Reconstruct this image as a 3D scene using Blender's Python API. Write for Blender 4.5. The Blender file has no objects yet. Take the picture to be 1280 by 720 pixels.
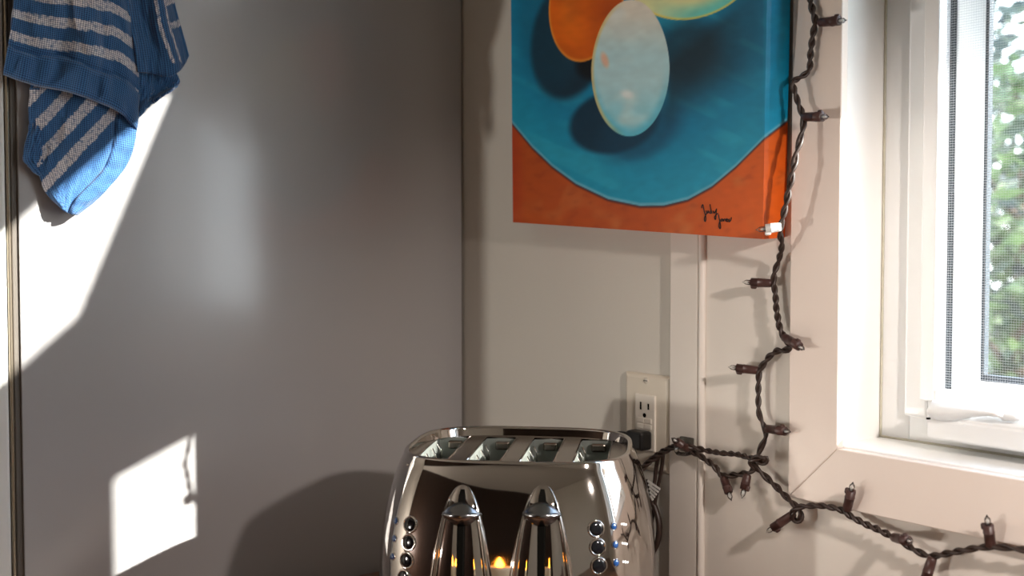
import bpy, bmesh, math, random
import numpy as np
from mathutils import Vector, Matrix
from mathutils.bvhtree import BVHTree
from mathutils import noise as mnoise

SC = bpy.context.scene
COL = SC.collection
random.seed(7)

# ------------------------------------------------------------------ camera
F_PX, YAW, PITCH = 1400.0, math.radians(51.5), math.radians(2.2)
CAM = Vector((1.276, -0.929, 1.33))
cam_data = bpy.data.cameras.new('camera')
cam = bpy.data.objects.new('camera', cam_data)
COL.objects.link(cam)
cam.location = CAM
cam.rotation_euler = (math.radians(90) - PITCH, 0, YAW)
cam_data.sensor_width = 36.0
cam_data.lens = F_PX * 36.0 / 1280.0
cam_data.clip_start = 0.02
cam_data.dof.use_dof = True
cam_data.dof.focus_distance = 1.17
cam_data.dof.aperture_fstop = 5.0
SC.camera = cam
FWD = Vector((-math.sin(YAW) * math.cos(PITCH), math.cos(YAW) * math.cos(PITCH), -math.sin(PITCH)))
RGT = Vector((math.cos(YAW), math.sin(YAW), 0))
UPV = RGT.cross(FWD)


def ray(x, y):
    return FWD + RGT * ((x - 640) / F_PX) + UPV * ((360 - y) / F_PX)


def pix(x, y, axis, val):
    """point where the sight line of a photo pixel meets a real plane"""
    d = ray(x, y)
    return CAM + d * ((val - CAM[axis]) / d[axis])


def proj(P):
    d = P - CAM
    z = d.dot(FWD)
    return 640 + F_PX * d.dot(RGT) / z, 360 - F_PX * d.dot(UPV) / z


# ------------------------------------------------------------------ sky, sun, exposure
SUN_A, SUN_C = 1.63, 0.90          # sun travels along (-A, -1, -C)
w = bpy.data.worlds.new('World')
SC.world = w
w.use_nodes = True
nt = w.node_tree
for n in list(nt.nodes):
    nt.nodes.remove(n)
wo = nt.nodes.new('ShaderNodeOutputWorld')
bg = nt.nodes.new('ShaderNodeBackground')
tcw = nt.nodes.new('ShaderNodeTexCoord')
sep = nt.nodes.new('ShaderNodeSeparateXYZ')
nt.links.new(tcw.outputs['Generated'], sep.inputs[0])
sky = nt.nodes.new('ShaderNodeValToRGB')
sky.color_ramp.elements[0].position = 0.0
sky.color_ramp.elements[0].color = (0.92, 0.96, 1.0, 1)
sky.color_ramp.elements[1].position = 0.8
sky.color_ramp.elements[1].color = (0.50, 0.70, 1.0, 1)
nt.links.new(sep.outputs['Z'], sky.inputs[0])
bg.inputs['Strength'].default_value = 7.0
nt.links.new(sky.outputs[0], bg.inputs[0])
nt.links.new(bg.outputs[0], wo.inputs[0])

sd = bpy.data.lights.new('sun', 'SUN')
sd.energy = 16.0
sd.angle = math.radians(0.53)
sd.color = (1.0, 0.95, 0.89)
sun = bpy.data.objects.new('sun', sd)
COL.objects.link(sun)
sun.location = (4, 3, 4)
sun.rotation_euler = Vector((-SUN_A, -1, -SUN_C)).to_track_quat('-Z', 'Y').to_euler()


def portal(name, loc, sx, sy, direction):
    d = bpy.data.lights.new(name, 'AREA')
    d.shape = 'RECTANGLE'
    d.size, d.size_y = sx, sy
    d.cycles.is_portal = True
    o = bpy.data.objects.new(name, d)
    COL.objects.link(o)
    o.location = loc
    o.rotation_euler = Vector(direction).to_track_quat('-Z', 'Z').to_euler()


portal('window_portal', (1.05, 0.16, 1.6), 0.95, 1.0, (0, -1, 0))


def lamp(name, loc, energy, color, radius):
    d = bpy.data.lights.new(name, 'POINT')
    d.energy, d.color, d.shadow_soft_size = energy, color, radius
    o = bpy.data.objects.new(name, d)
    COL.objects.link(o)
    o.location = loc


lamp('wall_key_light', (-0.135, -2.5, 0.95), 32.0, (1.0, 0.95, 0.88), 0.045)  # added point light for an unseen source; edges the fridge shadow on the wall
# added unseen spot that brightens the casing and the wall below the window
td = bpy.data.lights.new('casing_fill_spot', 'SPOT')
td.energy, td.color, td.shadow_soft_size = 14.0, (1.0, 0.89, 0.82), 0.02
td.spot_size, td.spot_blend = math.radians(85), 0.7
tl = bpy.data.objects.new('casing_fill_spot', td)
COL.objects.link(tl)
tl.location = (1.36, -0.32, 1.52)
tl.rotation_euler = (Vector((0.80, 0.0, 1.02)) - Vector((1.36, -0.32, 1.52))).to_track_quat('-Z', 'Y').to_euler()

vs = SC.view_settings
vs.view_transform = 'Standard'
vs.look = 'None'
vs.gamma = 1.0
vs.use_curve_mapping = False
vs.exposure = 0.82
SC.cycles.max_bounces = 10
SC.cycles.diffuse_bounces = 5
SC.cycles.glossy_bounces = 6
SC.cycles.transparent_max_bounces = 16
SC.cycles.sample_clamp_indirect = 4.0
SC.cycles.use_denoising = True


# ------------------------------------------------------------------ helpers
def lin(c):
    return tuple((v / 12.92 if v <= 0.04045 else ((v + 0.055) / 1.055) ** 2.4) for v in [q / 255.0 for q in c])


def mat(name, rgb, rough=0.5, metal=0.0, var=0.06, vscale=20.0, bump=0.0, bscale=200.0, coat=0.0, spec=0.5, emit=None,
        trans=0.0, coat_rough=0.1):
    m = bpy.data.materials.new(name)
    m.use_nodes = True
    n = m.node_tree.nodes
    l = m.node_tree.links
    p = n['Principled BSDF']
    c = lin(rgb)
    tc = n.new('ShaderNodeTexCoord')
    nz = n.new('ShaderNodeTexNoise')
    nz.inputs['Scale'].default_value = vscale
    nz.inputs['Detail'].default_value = 4
    l.new(tc.outputs['Object'], nz.inputs['Vector'])
    mx = n.new('ShaderNodeMix')
    mx.data_type = 'RGBA'
    mx.inputs[6].default_value = tuple(v * (1 - var) for v in c) + (1,)
    mx.inputs[7].default_value = tuple(min(1, v * (1 + var)) for v in c) + (1,)
    l.new(nz.outputs['Fac'], mx.inputs[0])
    l.new(mx.outputs[2], p.inputs['Base Color'])
    p.inputs['Roughness'].default_value = rough
    p.inputs['Metallic'].default_value = metal
    p.inputs['Specular IOR Level'].default_value = spec
    p.inputs['Coat Weight'].default_value = coat
    p.inputs['Coat Roughness'].default_value = coat_rough
    p.inputs['Transmission Weight'].default_value = trans
    if emit:
        p.inputs['Emission Color'].default_value = lin(emit[0]) + (1,)
        p.inputs['Emission Strength'].default_value = emit[1]
    if bump:
        b2 = n.new('ShaderNodeTexNoise')
        b2.inputs['Scale'].default_value = bscale
        l.new(tc.outputs['Object'], b2.inputs['Vector'])
        bp = n.new('ShaderNodeBump')
        bp.inputs['Strength'].default_value = bump
        bp.inputs['Distance'].default_value = 0.002
        l.new(b2.outputs['Fac'], bp.inputs['Height'])
        l.new(bp.outputs['Normal'], p.inputs['Normal'])
    return m


def glass_mat(name, tint=(1, 1, 1), refl=1.0):
    """thin pane: clear with a Fresnel reflection"""
    m = bpy.data.materials.new(name)
    m.use_nodes = True
    n = m.node_tree.nodes
    l = m.node_tree.links
    n.remove(n['Principled BSDF'])
    out = n['Material Output']
    t = n.new('ShaderNodeBsdfTransparent')
    t.inputs[0].default_value = tint + (1,)
    g = n.new('ShaderNodeBsdfGlossy')
    g.inputs['Roughness'].default_value = 0.02
    fr = n.new('ShaderNodeFresnel')
    fr.inputs[0].default_value = 1.45
    mu = n.new('ShaderNodeMath')
    mu.operation = 'MULTIPLY'
    mu.inputs[1].default_value = refl
    mx = n.new('ShaderNodeMixShader')
    l.new(fr.outputs[0], mu.inputs[0])
    l.new(mu.outputs[0], mx.inputs[0])
    l.new(t.outputs[0], mx.inputs[1])
    l.new(g.outputs[0], mx.inputs[2])
    l.new(mx.outputs[0], out.inputs[0])
    return m


def empty(name, loc=(0, 0, 0), parent=None):
    o = bpy.data.objects.new(name, None)
    COL.objects.link(o)
    o.location = loc
    o.empty_display_size = 0.02
    if parent:
        o.parent = parent
    return o


def tag(o, label=None, cat=None, group=None, kind=None):
    if label:
        o['label'] = label
    if cat:
        o['category'] = cat
    if group:
        o['group'] = group
    if kind:
        o['kind'] = kind
    return o


def mesh_obj(name, bm, m, parent=None, smooth=False, world=True):
    """world=True: vertices given in world space, put under the parent without moving"""
    bmesh.ops.recalc_face_normals(bm, faces=bm.faces)
    me = bpy.data.meshes.new(name)
    bm.to_mesh(me)
    bm.free()
    if smooth:
        for p in me.polygons:
            p.use_smooth = True
    o = bpy.data.objects.new(name, me)
    COL.objects.link(o)
    me.materials.append(m)
    if parent:
        o.parent = parent
        if world:
            mw = Matrix.Identity(4)
            q = parent
            while q:
                mw = Matrix.LocRotScale(q.location, q.rotation_euler, q.scale) @ mw
                q = q.parent
            me.transform(mw.inverted())
    return o


def box(bm, a, b, bevel=0.0, seg=2):
    r = bmesh.ops.create_cube(bm, size=1)
    vs_ = r['verts']
    for v in vs_:
        v.co = Vector([a[i] + (v.co[i] + 0.5) * (b[i] - a[i]) for i in range(3)])
    if bevel:
        es = {e for v in vs_ for e in v.link_edges}
        bmesh.ops.bevel(bm, geom=list(es), offset=bevel, segments=seg, affect='EDGES', profile=0.5)


def box_obj(name, a, b, m, parent=None, bevel=0.0, seg=2):
    bm = bmesh.new()
    box(bm, a, b, bevel, seg)
    return mesh_obj(name, bm, m, parent)


def tube(bm, pts, r, sides=8, closed=False, caps=True):
    pts = [Vector(p) for p in pts]
    n = len(pts)
    rr = r if isinstance(r, (list, tuple)) else [r] * n
    rings = []
    prev = None
    for i in range(n):
        if closed:
            t = pts[(i + 1) % n] - pts[i - 1]
        else:
            t = pts[min(i + 1, n - 1)] - pts[max(i - 1, 0)]
        if t.length < 1e-9:
            t = Vector((0, 0, 1))
        t.normalize()
        if prev is None:
            ref = Vector((0, 0, 1)) if abs(t.z) < 0.9 else Vector((1, 0, 0))
            nrm = t.cross(ref).normalized()
        else:
            nrm = prev - t * prev.dot(t)
            if nrm.length < 1e-6:
                nrm = t.orthogonal()
            nrm.normalize()
        prev = nrm
        bn = t.cross(nrm)
        rings.append([bm.verts.new(pts[i] + (nrm * math.cos(a) + bn * math.sin(a)) * rr[i])
                      for a in [2 * math.pi * k / sides for k in range(sides)]])
    m = n if closed else n - 1
    for i in range(m):
        A, B = rings[i], rings[(i + 1) % n]
        for k in range(sides):
            bm.faces.new((A[k], A[(k + 1) % sides], B[(k + 1) % sides], B[k]))
    if not closed and caps:
        bm.faces.new(rings[0])
        bm.faces.new(rings[-1])


def lathe(bm, base, axis, prof, sides=16):
    """prof: list of (distance along axis, radius)"""
    base, axis = Vector(base), Vector(axis).normalized()
    tube_pts = [base + axis * d for d, r in prof]
    nrm = axis.orthogonal().normalized()
    bn = axis.cross(nrm)
    rings = []
    for p, (d, r) in zip(tube_pts, prof):
        rings.append([bm.verts.new(p + (nrm * math.cos(a) + bn * math.sin(a)) * max(r, 1e-5))
                      for a in [2 * math.pi * k / sides for k in range(sides)]])
    for A, B in zip(rings, rings[1:]):
        for k in range(sides):
            bm.faces.new((A[k], A[(k + 1) % sides], B[(k + 1) % sides], B[k]))
    bm.faces.new(rings[0])
    bm.faces.new(rings[-1])


def catmull(pts, per=8, closed=False):
    pts = [Vector(p) for p in pts]
    out = []
    n = len(pts)
    for i in range(n - 1):
        p0, p1, p2, p3 = pts[max(i - 1, 0)], pts[i], pts[i + 1], pts[min(i + 2, n - 1)]
        for k in range(per):
            t = k / per
            out.append(0.5 * ((2 * p1) + (p2 - p0) * t + (2 * p0 - 5 * p1 + 4 * p2 - p3) * t * t
                              + (3 * p1 - p0 - 3 * p2 + p3) * t ** 3))
    out.append(pts[-1])
    return out


# ------------------------------------------------------------------ materials
M = {}
M['wall'] = mat('wall_paint', (204, 198, 188), 0.55, var=0.02, vscale=6, bump=0.12, bscale=350)
M['trim'] = mat('trim_paint', (222, 214, 205), 0.42, var=0.02, vscale=8, bump=0.05, bscale=120)
M['casing'] = mat('casing_paint', (232, 218, 208), 0.4, var=0.02, vscale=8, bump=0.05, bscale=120)
M['jamb'] = mat('jamb_paint', (242, 242, 240), 0.4, var=0.015)
M['vinyl'] = mat('white_vinyl', (230, 231, 231), 0.3, var=0.015)
M['gasket'] = mat('dark_gasket', (36, 46, 54), 0.7, var=0.6, vscale=420)
M['caulk'] = mat('caulk', (196, 190, 172), 0.6, var=0.2, vscale=90)
M['glass'] = glass_mat('window_glass', (0.93, 0.97, 0.96), 0.7)
M['ceil'] = mat('ceiling_paint', (205, 200, 192), 0.7, var=0.02)
M['floor'] = mat('floor_wood', (112, 76, 50), 0.4, var=0.25, vscale=9)
M['counter'] = mat('counter_wood', (104, 68, 46), 0.35, var=0.2, vscale=25)
M['darkwood'] = mat('cabinet_wood', (52, 34, 24), 0.5, var=0.25, vscale=14)
M['black'] = mat('black_plastic', (18, 17, 17), 0.35, var=0.1)
M['cover'] = mat('outlet_cover', (214, 204, 188), 0.35, var=0.02)
M['device'] = mat('outlet_device', (222, 214, 202), 0.3, var=0.02)
M['hole'] = mat('dark_hole', (8, 7, 6), 1.0, var=0.1, spec=0.0)
M['screw'] = mat('painted_screw', (216, 208, 196), 0.3, 0.2, var=0.03)
M['chrome'] = mat('chrome', (188, 182, 177), 0.045, 1.0, var=0.015, vscale=30)
M['brushed'] = mat('brushed_steel', (150, 140, 130), 0.26, 1.0, var=0.15, vscale=60)
M['liner'] = mat('slot_liner_metal', (150, 154, 148), 0.42, 0.6, var=0.2, vscale=40)
M['knob'] = mat('lever_metal', (120, 120, 122), 0.2, 1.0, var=0.05)
M['button'] = mat('black_button', (8, 8, 10), 0.12, var=0.1, spec=0.35)
M['led'] = mat('blue_led', (8, 40, 78), 0.15, var=0.1, coat=0.8, emit=((30, 130, 210), 0.02))
M['print'] = mat('white_print', (235, 235, 235), 0.5, var=0.02)
M['wire'] = mat('brown_wire', (52, 38, 32), 0.42, var=0.12, vscale=80)
M['socket'] = mat('brown_socket', (70, 46, 42), 0.38, var=0.12, vscale=120)
M['wsocket'] = mat('white_socket', (240, 238, 234), 0.3, var=0.02)
M['bulb'] = glass_mat('bulb_glass', (0.97, 0.98, 0.98), 2.0)
M['filament'] = mat('bulb_core', (214, 212, 210), 0.3, 0.0, var=0.05)
M['hook'] = glass_mat('clear_hook', (0.86, 0.87, 0.86), 3.0)
M['tagw'] = mat('white_cable_tag', (225, 222, 218), 0.5, var=0.03)
M['ink'] = mat('signature_ink', (26, 16, 20), 0.6, var=0.1)
M['door'] = mat('fridge_door', (228, 226, 222), 0.28, var=0.02)
M['seal'] = mat('fridge_seal', (92, 84, 76), 0.6, var=0.1)
M['bead'] = mat('fridge_trim_metal', (172, 160, 142), 0.25, 0.8, var=0.05)
M['plank'] = mat('sun_blocker_plank', (128, 100, 72), 0.7, var=0.3, vscale=18)  # boards of the added sun blocker
M['grass'] = mat('lawn', (58, 72, 40), 0.9, var=0.3, vscale=3)
M['bark'] = mat('bark', (82, 66, 52), 0.9, var=0.3, vscale=20)
M['wax'] = mat('candle_wax', (236, 214, 176), 0.5, var=0.03)
M['flame'] = mat('candle_flame', (255, 150, 30), 0.5, emit=((255, 150, 40), 25.0))


def panel_mat():
    m = mat('fridge_side_panel', (166, 163, 163), 0.4, 0.0, var=0.02, vscale=4, bump=0.02, bscale=500, coat=0.7,
            coat_rough=0.14)
    return m


M['panel'] = panel_mat()


def leaf_mat(name, c1, c2):
    m = bpy.data.materials.new(name)
    m.use_nodes = True
    n = m.node_tree.nodes
    l = m.node_tree.links
    p = n['Principled BSDF']
    g = n.new('ShaderNodeNewGeometry')
    r = n.new('ShaderNodeMix')
    r.data_type = 'RGBA'
    r.inputs[6].default_value = lin(c1) + (1,)
    r.inputs[7].default_value = lin(c2) + (1,)
    l.new(g.outputs['Random Per Island'], r.inputs[0])
    l.new(r.outputs[2], p.inputs['Base Color'])
    p.inputs['Roughness'].default_value = 0.6
    t = n.new('ShaderNodeBsdfTranslucent')
    l.new(r.outputs[2], t.inputs[0])
    mx = n.new('ShaderNodeMixShader')
    mx.inputs[0].default_value = 0.45
    l.new(p.outputs[0], mx.inputs[1])
    l.new(t.outputs[0], mx.inputs[2])
    l.new(mx.outputs[0], n['Material Output'].inputs[0])
    return m


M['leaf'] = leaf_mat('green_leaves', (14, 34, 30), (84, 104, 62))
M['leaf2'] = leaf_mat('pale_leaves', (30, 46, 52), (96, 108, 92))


def screen_mat():
    m = bpy.data.materials.new('insect_screen')
    m.use_nodes = True
    n = m.node_tree.nodes
    l = m.node_tree.links
    p = n['Principled BSDF']
    p.inputs['Base Color'].default_value = (0.5, 0.52, 0.55, 1)
    p.inputs['Roughness'].default_value = 0.5
    tc = n.new('ShaderNodeTexCoord')
    sx = n.new('ShaderNodeSeparateXYZ')
    l.new(tc.outputs['Object'], sx.inputs[0])
    outs = []
    for ax in ('X', 'Z'):
        a = n.new('ShaderNodeMath')
        a.operation = 'MULTIPLY'
        a.inputs[1].default_value = 1 / 0.0024
        l.new(sx.outputs[ax], a.inputs[0])
        b = n.new('ShaderNodeMath')
        b.operation = 'FRACT'
        l.new(a.outputs[0], b.inputs[0])
        c = n.new('ShaderNodeMath')
        c.operation = 'LESS_THAN'
        c.inputs[1].default_value = 0.16 if ax == 'Z' else 0.1
        l.new(b.outputs[0], c.inputs[0])
        outs.append(c)
    mx = n.new('ShaderNodeMath')
    mx.operation = 'MAXIMUM'
    l.new(outs[0].outputs[0], mx.inputs[0])
    l.new(outs[1].outputs[0], mx.inputs[1])
    t = n.new('ShaderNodeBsdfTransparent')
    ms = n.new('ShaderNodeMixShader')
    l.new(mx.outputs[0], ms.inputs[0])
    l.new(t.outputs[0], ms.inputs[1])
    l.new(p.outputs[0], ms.inputs[2])
    l.new(ms.outputs[0], n['Material Output'].inputs[0])
    return m


M['screen'] = screen_mat()

# ------------------------------------------------------------------ room shell
X0, X1, Y0, ZC = -0.75, 2.7, -2.85, 2.4
WL, WR, WB, WT = 0.622, 1.5, 1.135, 2.08      # window opening


def structure(o):
    o['kind'] = 'structure'
    return o


bm = bmesh.new()
box(bm, (X0, 0, 0), (WL - 0.012, 0.16, ZC))
box(bm, (WR + 0.012, 0, 0), (X1, 0.16, ZC))
box(bm, (WL - 0.012, 0, 0), (WR + 0.012, 0.16, WB - 0.012))
box(bm, (WL - 0.012, 0, WT + 0.012), (WR + 0.012, 0.16, ZC))
structure(mesh_obj('wall_back', bm, M['wall']))
structure(box_obj('wall_left', (X0 - 0.1, Y0, 0), (X0, 0.16, ZC), M['wall']))
structure(box_obj('wall_right', (X1, Y0, 0), (X1 + 0.1, 0.16, ZC), M['wall']))
structure(box_obj('wall_front', (X0 - .1, Y0 - .12, 0), (X1 + .1, Y0, ZC), M['darkwood']))
structure(box_obj('floor', (X0 - .1, Y0 - .12, -0.1), (X1 + .1, 0.16, 0), M['floor']))
structure(box_obj('ceiling', (X0 - .1, Y0 - .12, ZC), (X1 + .1, 0.16, ZC + 0.1), M['ceil']))
# board beside the window and the flat wall panel to its right
TL, TR = pix(837, 400, 1, -0.008).x, pix(872, 400, 1, -0.008).x
CL = pix(985, 605, 1, -0.013).x
CI = pix(1046.5, 561.1, 1, -0.013)
CO = pix(985, 621, 1, -0.013)
structure(box_obj('trim_1', (TL, -0.008, 0.0), (TR, 0.0, ZC), M['trim'], bevel=0.0015))
bm = bmesh.new()
bx_ = TR + 0.0035
tube(bm, [(bx_, -0.0045, 0.0), (bx_, -0.0045, ZC)], 0.0045, 12)
structure(mesh_obj('trim_2', bm, M['trim'], smooth=True))
bm = bmesh.new()
box(bm, (TR + 0.006, -0.003, 0.0), (WL - 0.012, 0.0, ZC))
box(bm, (WL - 0.012, -0.003, 0.0), (WR + 0.012, 0.0, WB - 0.012))
structure(mesh_obj('trim_3', bm, M['trim']))

# ------------------------------------------------------------------ window
win = structure(empty('window_1', (WL, 0, WB)))
ci_x, ci_z, co_x, co_z = CI.x, CI.z, CO.x, CO.z
cw = ci_x - co_x
ch = ci_z - co_z
rx_i, rz_i = WR + 0.003, WT + 0.003


def casing_board(poly):
    bm = bmesh.new()
    vs0 = [bm.verts.new((x, -0.013, z)) for x, z in poly]
    vs1 = [bm.verts.new((x, -0.0028, z)) for x, z in poly]
    bm.faces.new(vs0)
    bm.faces.new(vs1)
    for k in range(4):
        bm.faces.new((vs0[k], vs0[(k + 1) % 4], vs1[(k + 1) % 4], vs1[k]))
    bmesh.ops.bevel(bm, geom=list(bm.edges), offset=0.0008, segments=1, affect='EDGES')
    return mesh_obj('casing_board', bm, M['casing'], win)


g_ = 0.0002
casing_board([(co_x, co_z + g_), (ci_x, ci_z + g_), (ci_x, rz_i), (co_x, rz_i + cw)])
casing_board([(co_x + g_, co_z), (rx_i + cw, co_z), (rx_i, ci_z), (ci_x + g_, ci_z)])
casing_board([(rx_i, ci_z), (rx_i + cw, co_z), (rx_i + cw, rz_i + cw), (rx_i, rz_i)])
casing_board([(ci_x, rz_i), (rx_i, rz_i), (rx_i + cw, rz_i + cw), (co_x, rz_i + cw)])

# jamb boards lining the opening (tiny reveal behind the casing)
FY = 0.07                                     # face of the vinyl frame
box_obj('jamb_board', (WL - 0.012, -0.003, WB - 0.012), (WL, 0.10, WT + 0.012), M['jamb'], win, 0.001)
box_obj('jamb_board', (WR, -0.003, WB - 0.012), (WR + 0.012, 0.10, WT + 0.012), M['jamb'], win, 0.001)
box_obj('jamb_board', (WL, -0.003, WT), (WR, 0.10, WT + 0.012), M['jamb'], win, 0.001)
box_obj('sill_board', (WL, -0.003, WB - 0.012), (WR, 0.10, WB), M['jamb'], win, 0.001)
# caulk bead
bm = bmesh.new()
tube(bm, [(WL + 0.0012, FY - 0.0008, WT), (WL + 0.0012, FY - 0.0008, WB + 0.001), (WR, FY - 0.0008, WB + 0.001)], 0.0016, 6)
mesh_obj('caulk_bead', bm, M['caulk'], win, smooth=True)

S1 = pix(1140, 300, 1, FY).x
S2 = pix(1160, 300, 1, 0.062).x


def rect_frame(name, xa, xb, za, zb, wx, wz, ya, yb, m, bevel=0.0015, parent=win):
    """four mitred-looking bars as one moulded frame"""
    bm = bmesh.new()
    for (u0, v0), (u1, v1) in [((xa, za), (xa + wx, zb)), ((xb - wx, za), (xb, zb)),
                               ((xa + wx - .0005, za), (xb - wx + .0005, za + wz)),
                               ((xa + wx - .0005, zb - wz), (xb - wx + .0005, zb))]:
        box(bm, (u0, ya, v0), (u1, yb, v1), bevel)
    return mesh_obj(name, bm, m, parent)


rect_frame('outer_frame', WL, WR, WB, WT, S1 - WL, 0.030, FY, 0.12, M['vinyl'])
rect_frame('inner_frame', S1 - .002, WR - (S1 - WL) + .002, WB + 0.026, WT - 0.028, S2 - S1 + .004, 0.028, 0.062, 0.074, M['vinyl'], 0.003)
rect_frame('stop_frame', S1 - .004, WR - (S1 - WL) + .004, WB + 0.02, WT - 0.02, pix(1178, 300, 1, 0.092).x - S1 + .004, 0.02, 0.092, 0.13, M['vinyl'], 0)
# insect screen with a thin white frame
SF0 = S2
SF1 = pix(1174, 300, 1, 0.055).x
scb = pix(1170, 486, 1, 0.055).z
rect_frame('screen_frame', SF0, WR - (SF0 - WL), scb - 0.012, WT - 0.05, SF1 - SF0, 0.012, 0.05, 0.064, M['vinyl'], 0.0015)
bm = bmesh.new()
v = [bm.verts.new(p) for p in ((SF1 - .002, 0.058, scb - .002), (WR - (SF1 - WL) + .002, 0.058, scb - .002),
                               (WR - (SF1 - WL) + .002, 0.058, WT - 0.06), (SF1 - .002, 0.058, WT - 0.06))]
bm.faces.new(v)
mesh_obj('insect_screen', bm, M['screen'], win)
# sash behind the screen
GY = 0.105
g0, g1, g2, g3 = [pix(q, 300, 1, GY).x for q in (1178, 1190, 1231, 1234)]
gz = pix(1233, 469, 1, GY).z
WRs = WR - 0.05
rect_frame('gasket', g0 - .004, WRs, WB + 0.03, WT - 0.035, g1 - g0 + .006, 0.02, GY - 0.004, GY + 0.02, M['gasket'], 0)
rect_frame('sash_frame', g1, WRs - 0.01, gz - 0.045, WT - 0.045, g2 - g1, 0.042, GY, GY + 0.012, M['vinyl'], 0.002)
rect_frame('glazing_gasket', g2 - .002, WRs - 0.01 - (g2 - g1) + .002, gz - 0.006, WT - 0.083, g3 - g2 + .001, 0.006, GY - 0.0005, GY + 0.008,
           M['gasket'], 0)
bm = bmesh.new()
v = [bm.verts.new(p) for p in ((g2, GY + .004, gz - .004), (WRs - .03, GY + .004, gz - .004), (WRs - .03, GY + .004, WT - .08), (g2, GY + .004, WT - .08))]
bm.faces.new(v)
mesh_obj('glass_pane', bm, M['glass'], win)
# crank operator cover and folded handle
ca, cb = pix(1158, 548, 1, 0.03), pix(1160, 503, 1, 0.03)
bm = bmesh.new()
sec = [(0.064, ca.z), (0.030, ca.z), (0.028, ca.z + 0.020), (0.032, cb.z - .004), (0.064, cb.z + 0.004)]
A = [bm.verts.new((ca.x, y, z)) for y, z in sec]
B = [bm.verts.new((ca.x + 0.34, y, z)) for y, z in sec]
bm.faces.new(A)
bm.faces.new(B)
for k in range(5):
    bm.faces.new((A[k], A[(k + 1) % 5], B[(k + 1) % 5], B[k]))
bmesh.ops.bevel(bm, geom=list(bm.edges), offset=0.002, segments=2, affect='EDGES')
mesh_obj('crank_cover', bm, M['vinyl'], win)


def blade(name, prof, yb, yf, m, parent):
    """handle: outline rows (px, top py, bottom py, bulge) on the plane y=yb"""
    bm = bmesh.new()
    rows = []
    for px_, t_, b_, bul in prof:
        pt, pb = pix(px_, t_, 1, yf), pix(px_, b_, 1, yf)
        ring = []
        for k in range(9):
            s = k / 8
            y = yb - (yb - yf + bul) * math.sin(math.pi * (0.04 + 0.92 * s)) ** 0.6
            ring.append(bm.verts.new((pt.x, y, pt.z + (pb.z - pt.z) * s)))
        rows.append(ring)
    for a, b in zip(rows, rows[1:]):
        for k in range(8):
            bm.faces.new((a[k], a[k + 1], b[k + 1], b[k]))
        bm.faces.new((a[0], b[0], b[8], a[8]))
    bm.faces.new(rows[0])
    bm.faces.new(rows[-1])
    return mesh_obj(name, bm, m, parent, smooth=True)


hd = blade('crank_handle', [(1158, 508, 520, 0), (1161, 501, 525, .001), (1175, 502, 528, .002), (1190, 504, 527, .002), (1210, 507, 523, .002),
                            (1230, 510, 521, .001), (1243, 512, 523, .001), (1252, 516, 525, 0)], 0.031, 0.021, M['vinyl'], win)
blade('crank_knob', [(1250, 515, 526, 0), (1256, 513, 527, .001), (1266, 515, 528, .001), (1276, 519, 527, 0)], 0.031, 0.024, M['vinyl'], hd)
sp = pix(1161, 523, 1, 0.021)
box_obj('set_screw', (sp.x - .0012, 0.0185, sp.z - .0008), (sp.x + .0012, 0.022, sp.z + .0008), M['hole'], hd)

# ------------------------------------------------------------------ fridge
fr = empty('fridge', (-0.31, -0.3, 0))
tag(fr, 'tall fridge with a smooth satin grey side panel lit by sun', 'fridge')
PE = pix(27, 500, 0, 0).y            # front edge of the cabinet side
box_obj('body', (-0.62, PE, 0.02), (0.0, -0.004, 1.98), M['panel'], fr, 0.0012)
e1, e2, e3 = pix(22, 500, 0, 0).y, pix(17.5, 500, 0, 0).y, pix(12.5, 500, 0, 0).y
box_obj('door_gasket', (-0.60, e1, 0.08), (-0.003, PE + .001, 1.96), M['seal'], fr)
box_obj('door_gasket', (-0.60, e2 + .0005, 0.08), (-0.0005, e1, 1.96), M['seal'], fr, 0.001)
box_obj('edge_trim', (-0.62, e3, 0.06), (0.001, e2, 1.975), M['bead'], fr, 0.0018)
box_obj('door', (-0.62, e3 - 0.05, 0.06), (0.0005, e3 - .0003, 1.975), M['door'], fr, 0.004)
for fx in (-0.57, -0.05):
    for fy in (PE + .05, -0.06):
        bm = bmesh.new()
        lathe(bm, (fx, fy, 0), (0, 0, 1), [(0, .02), (0.022, .018)], 12)
        mesh_obj('foot', bm, M['black'], fr)

# ------------------------------------------------------------------ counter
ct = empty('kitchen_counter', (1.35, -0.31, 0))
tag(ct, 'brown wooden kitchen counter along the window wall', 'counter')
box_obj('worktop', (0.02, -0.62, 0.86), (X1 - .004, -0.001, 0.90), M['counter'], ct, 0.003)
box_obj('cabinet_body', (0.03, -0.58, 0.1), (X1 - .004, -0.001, 0.86), M['darkwood'], ct)
box_obj('toe_kick', (0.05, -0.52, 0.0), (X1 - .004, -0.001, 0.1), M['black'], ct)

# ------------------------------------------------------------------ toaster
T_Z = 1.145
tp = CAM + (FWD + RGT * (11 / F_PX)) * T_Z
toa = empty('toaster', (tp.x, tp.y, 0.90))
TROT = math.radians(44)
toa.rotation_euler = (0, 0, TROT)
tag(toa, 'chrome four slot toaster with two levers standing below the outlet', 'toaster')
TA, TB, TH, NE = 0.1375, 0.126, 0.2245, 3.4
TM = Matrix.LocRotScale(toa.location, toa.rotation_euler, None)
TMI = TM.inverted()


def t_ab(z):
    t = max(0.0, (z - 0.10) / (TH - 0.10))
    d = 0.0235 * t ** 2.3
    lo = max(0.0, (0.03 - z) / 0.03)
    d += 0.006 * lo ** 2
    return TA - d, TB - d * 0.95


def sup(a, b, ang, n=NE):
    c, s = math.cos(ang), math.sin(ang)
    r = (abs(c / a) ** n + abs(s / b) ** n) ** (-1.0 / n)
    return r * c, r * s


NS = 160


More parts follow.
